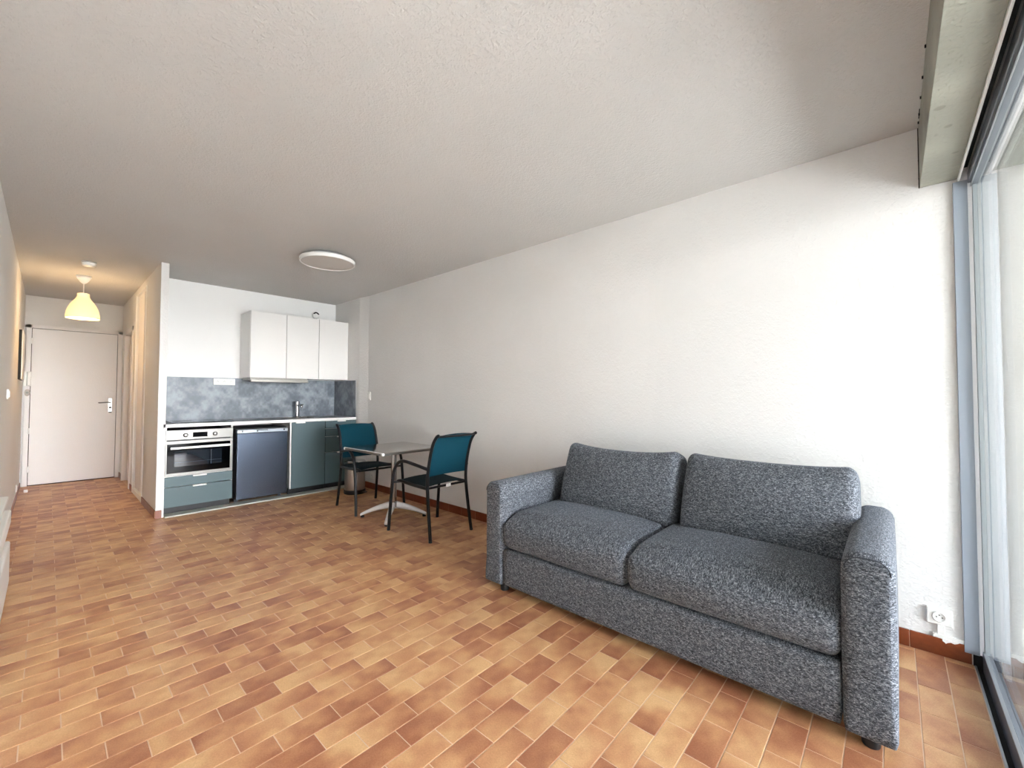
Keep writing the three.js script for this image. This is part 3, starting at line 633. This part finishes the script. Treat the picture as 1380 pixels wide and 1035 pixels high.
// ---------------------------------------------------------------- sockets, switches
function plate(name, label, category, x0, x1, y0, y1, t, build, group) {  // faces +z in its own axes
  const o = thing(name, label, category); if (group) o.userData.group = group;
  mesh('plate', new RoundedBoxGeometry(x1 - x0, y1 - y0, t, 3, Math.min(0.004, t * 0.45)).translate(0, 0, t / 2), M.whitePlastic, o);
  build(o, t); return o;
}
const socketFace = (x, t) => o => {
  const r = mesh('socket', lathe([[0.0, 0.0008], [0.018, 0.0008], [0.0195, 0.003], [0.0225, 0.0035], [0.0245, 0.0]], 32).rotateX(Math.PI / 2).translate(x, 0, t), M.whitePlastic, o);
  mesh('socket_hole', [cyl(x - 0.0095, -0.001, t + 0.0012, 0.0026, 0.0012, 10, 'z'), cyl(x + 0.0095, -0.001, t + 0.0012, 0.0026, 0.0012, 10, 'z')], M.dark, r);
  mesh('earth_pin', cyl(x, 0.009, t + 0.002, 0.0026, 0.004, 10, 'z'), M.dark, r);
};
{
  const o = plate('wall_socket', 'white socket plate low on the wall beside the window frame', 'socket', 0, 0.086, 0, 0.074, 0.011, (g, t) => socketFace(0, t)(g));
  o.position.set(XR, 0.176, 0.143); o.rotation.y = -Math.PI / 2;
  const c = thing('cable_trunking', 'white cable trunking from the low socket to the window frame', 'trunking');
  mesh('upright', bx(XR - 0.009, XR, 0.078, 0.140, 0.135, 0.160, 0.002), M.whitePlastic, c);
  mesh('run', bx(XR - 0.010, XR, 0.079, 0.097, 0.120, 0.221, 0.002), M.whitePlastic, c);
}
{
  const o = plate('wall_socket', 'white socket plate low on the wall behind the bistro table', 'socket', 0, 0.08, 0, 0.08, 0.01, (g, t) => socketFace(0, t)(g));
  o.position.set(XR, 0.17, -4.95); o.rotation.y = -Math.PI / 2;
}
{
  const o = plate('light_switch', 'white light switch on the wall right of the kitchen', 'switch', 0, 0.075, 0, 0.105, 0.012, (g, t) => mesh('rocker', bx(-0.022, 0.022, -0.035, 0.035, t - 0.001, t + 0.005, 0.002), M.white, g));
  o.position.set(XR, 1.185, -5.045); o.rotation.y = -Math.PI / 2;
}
{
  const o = plate('light_switch', 'white light switch on the corridor wall near the convector', 'switch', 0, 0.08, 0, 0.08, 0.012, (g, t) => mesh('rocker', bx(-0.025, 0.025, -0.025, 0.025, t - 0.001, t + 0.005, 0.002), M.white, g));
  o.position.set(XL, 1.2, -5.3); o.rotation.y = Math.PI / 2;
}
{
  const o = plate('wall_socket', 'white socket plate low on the corridor wall near the entrance', 'socket', 0, 0.08, 0, 0.08, 0.01, (g, t) => socketFace(0, t)(g));
  o.position.set(XL, 0.13, -7.4); o.rotation.y = Math.PI / 2;
}
{
  const o = plate('socket_strip', 'white triple socket strip on the splashback under the wall', 'socket', 0, 0.222, 0, 0.076, 0.012, (g, t) => { for (const x of [-0.07, 0, 0.07]) socketFace(x, t)(g); });
  o.position.set(1.422, 1.353, ZK + 0.0105);
}

// ---------------------------------------------------------------- corridor fittings
{
  const o = thing('wall_panel', 'flat white panel with a black edge hung on the corridor wall', 'panel');
  mesh('backing', bx(XL, XL + 0.022, 1.36, 1.90, -7.55, -6.98, 0.002), M.dark, o);
  mesh('face', bx(XL + 0.022, XL + 0.030, 1.362, 1.898, -7.56, -6.985, 0.002), M.white, o);
}
{
  const o = thing('intercom', 'white intercom handset on the frame of the entrance door', 'intercom', [-0.183, 1.40, ZD + 0.03]);
  mesh('housing', new RoundedBoxGeometry(0.07, 0.19, 0.03, 3, 0.006).translate(0, 0, 0.015), M.whitePlastic, o);
  mesh('handset', new RoundedBoxGeometry(0.026, 0.18, 0.028, 3, 0.01).translate(0.016, 0, 0.044), M.white, o);
  mesh('cradle', bx(-0.006, 0.0, -0.09, 0.09, 0.03, 0.034), M.grey, o);
}
{
  const o = thing('key_box', 'small grey rounded box under the intercom on the door frame', 'box', [-0.180, 1.22, ZD + 0.03]);
  mesh('shell', lathe([[0, 0.016], [0.02, 0.014], [0.026, 0.006], [0.026, 0], [0, 0]], 24).rotateX(Math.PI / 2).scale(1, 1.7, 1), std({ color: 0xb9b2aa, roughness: 0.5 }), o);
  mesh('cover', bx(-0.012, 0.012, -0.012, 0.012, 0.014, 0.018, 0.002), M.grey, o);
}
tag(mesh('door_stop', new RoundedBoxGeometry(0.035, 0.035, 0.035, 3, 0.008).translate(-0.155, 0.0185, -7.85), M.white), 'small white door stop on the corridor floor', 'door stop');
{
  const o = thing('convector', 'white slotted wall convector at the foot of the corridor wall', 'heater');
  const x0 = XL + 0.002, x1 = -0.137, z0 = -4.09, z1 = -2.6;
  mesh('casing', [bx(x0, x1 - 0.03, 0.03, 0.56, z0, z1, 0.008), bx(x0, x1, 0.03, 0.29, z0, z1, 0.012)], M.whitePlastic, o);
  mesh('slat', bx(x0 + 0.02, x1, 0.396, 0.48, z0, z1, 0.008), M.whitePlastic, o);
  mesh('slat', bx(x0 + 0.02, x1 - 0.012, 0.54, 0.565, z0, z1, 0.006), M.whitePlastic, o);
  mesh('end_cap', bx(x0, x1 - 0.03, 0.03, 0.56, z0 - 0.012, z0, 0.004), M.whitePlastic, o);
  mesh('bracket', [bx(x0, x0 + 0.05, 0, 0.035, z0 + 0.05, z0 + 0.08), bx(x0, x0 + 0.05, 0, 0.035, -2.75, -2.72)], M.grey, o);
}

// ---------------------------------------------------------------- lights
{
  const o = thing('ceiling_lamp', 'flat round ceiling lamp with a white rim, switched off', 'lamp', [1.735, H, -3.905]);
  mesh('housing', lathe([[0, -0.001], [0.17, -0.001], [0.175, -0.03], [0.17, -0.04], [0, -0.04]], 64), M.white, o);
  mesh('rim', lathe([[0.2, -0.036], [0.236, -0.036], [0.241, -0.042], [0.241, -0.066], [0.235, -0.072], [0.228, -0.072], [0.228, -0.066], [0.2, -0.04]], 96), M.white, o);
  mesh('diffuser', lathe([[0, -0.069], [0.12, -0.0685], [0.229, -0.066], [0.229, -0.045], [0, -0.045]], 96), phys({ color: 0xcfc9c1, roughness: 0.45 }), o);
}
{
  const o = thing('smoke_detector', 'round white smoke detector on the corridor ceiling', 'detector', [0.245, H, -5.84]);
  mesh('base', lathe([[0, 0], [0.055, 0], [0.055, -0.012], [0, -0.012]], 40), M.whitePlastic, o);
  mesh('cover', lathe([[0.05, -0.010], [0.052, -0.03], [0.045, -0.040], [0.02, -0.044], [0, -0.044]], 40), M.whitePlastic, o);
}
{
  const o = thing('pendant_lamp', 'glowing bell-shaped pendant lamp hanging in the corridor', 'lamp', [0.24, 0, -6.57]);
  mesh('ceiling_rose', lathe([[0, 2.415], [0.012, 2.415], [0.03, 2.43], [0.055, 2.47], [0.062, 2.499], [0, 2.4995]], 40), M.white, o);
  mesh('cord', cyl(0, 2.36, 0, 0.005, 0.13, 10), M.white, o);
  mesh('socket', lathe([[0, 2.31], [0.03, 2.31], [0.034, 2.29], [0.034, 2.21], [0, 2.21]], 24), M.whitePlastic, o);
  const pr = [[0.135, 2.03], [0.1355, 2.05], [0.132, 2.085], [0.122, 2.13], [0.104, 2.175], [0.083, 2.212], [0.064, 2.24], [0.054, 2.26], [0.050, 2.275], [0.0495, 2.30], [0.044, 2.304], [0.02, 2.304]];
  const cur = new THREE.SplineCurve(pr.map(p => new THREE.Vector2(...p))).getPoints(50);
  const inn = cur.map(p => new THREE.Vector2(Math.max(0.018, p.x - 0.003), p.y)).reverse();
  mesh('lamp_shade', new THREE.LatheGeometry([...cur, ...inn, cur[0]], 64), phys({ color: 0xfff2d8, roughness: 0.6, emissive: new THREE.Color(1.0, 0.64, 0.17), emissiveIntensity: 0.054 }), o);
  mesh('bulb', new THREE.SphereGeometry(0.03, 24, 16).translate(0, 2.15, 0), std({ color: 0xffffff, emissive: new THREE.Color(1, 0.75, 0.42), emissiveIntensity: 0.15 }), o);
  const L = new THREE.PointLight(new THREE.Color(1, 0.68, 0.36), 0.056, 0, 2); L.name = 'pendant_bulb_light'; L.position.set(0.24, 2.15, -6.57); L.castShadow = true; L.shadow.radius = 3; scene.add(L);
}

scene.traverse(o => { if (o.isMesh) { o.castShadow = true; o.receiveShadow = true; } delete o.__t; });
renderer.render(scene, camera);
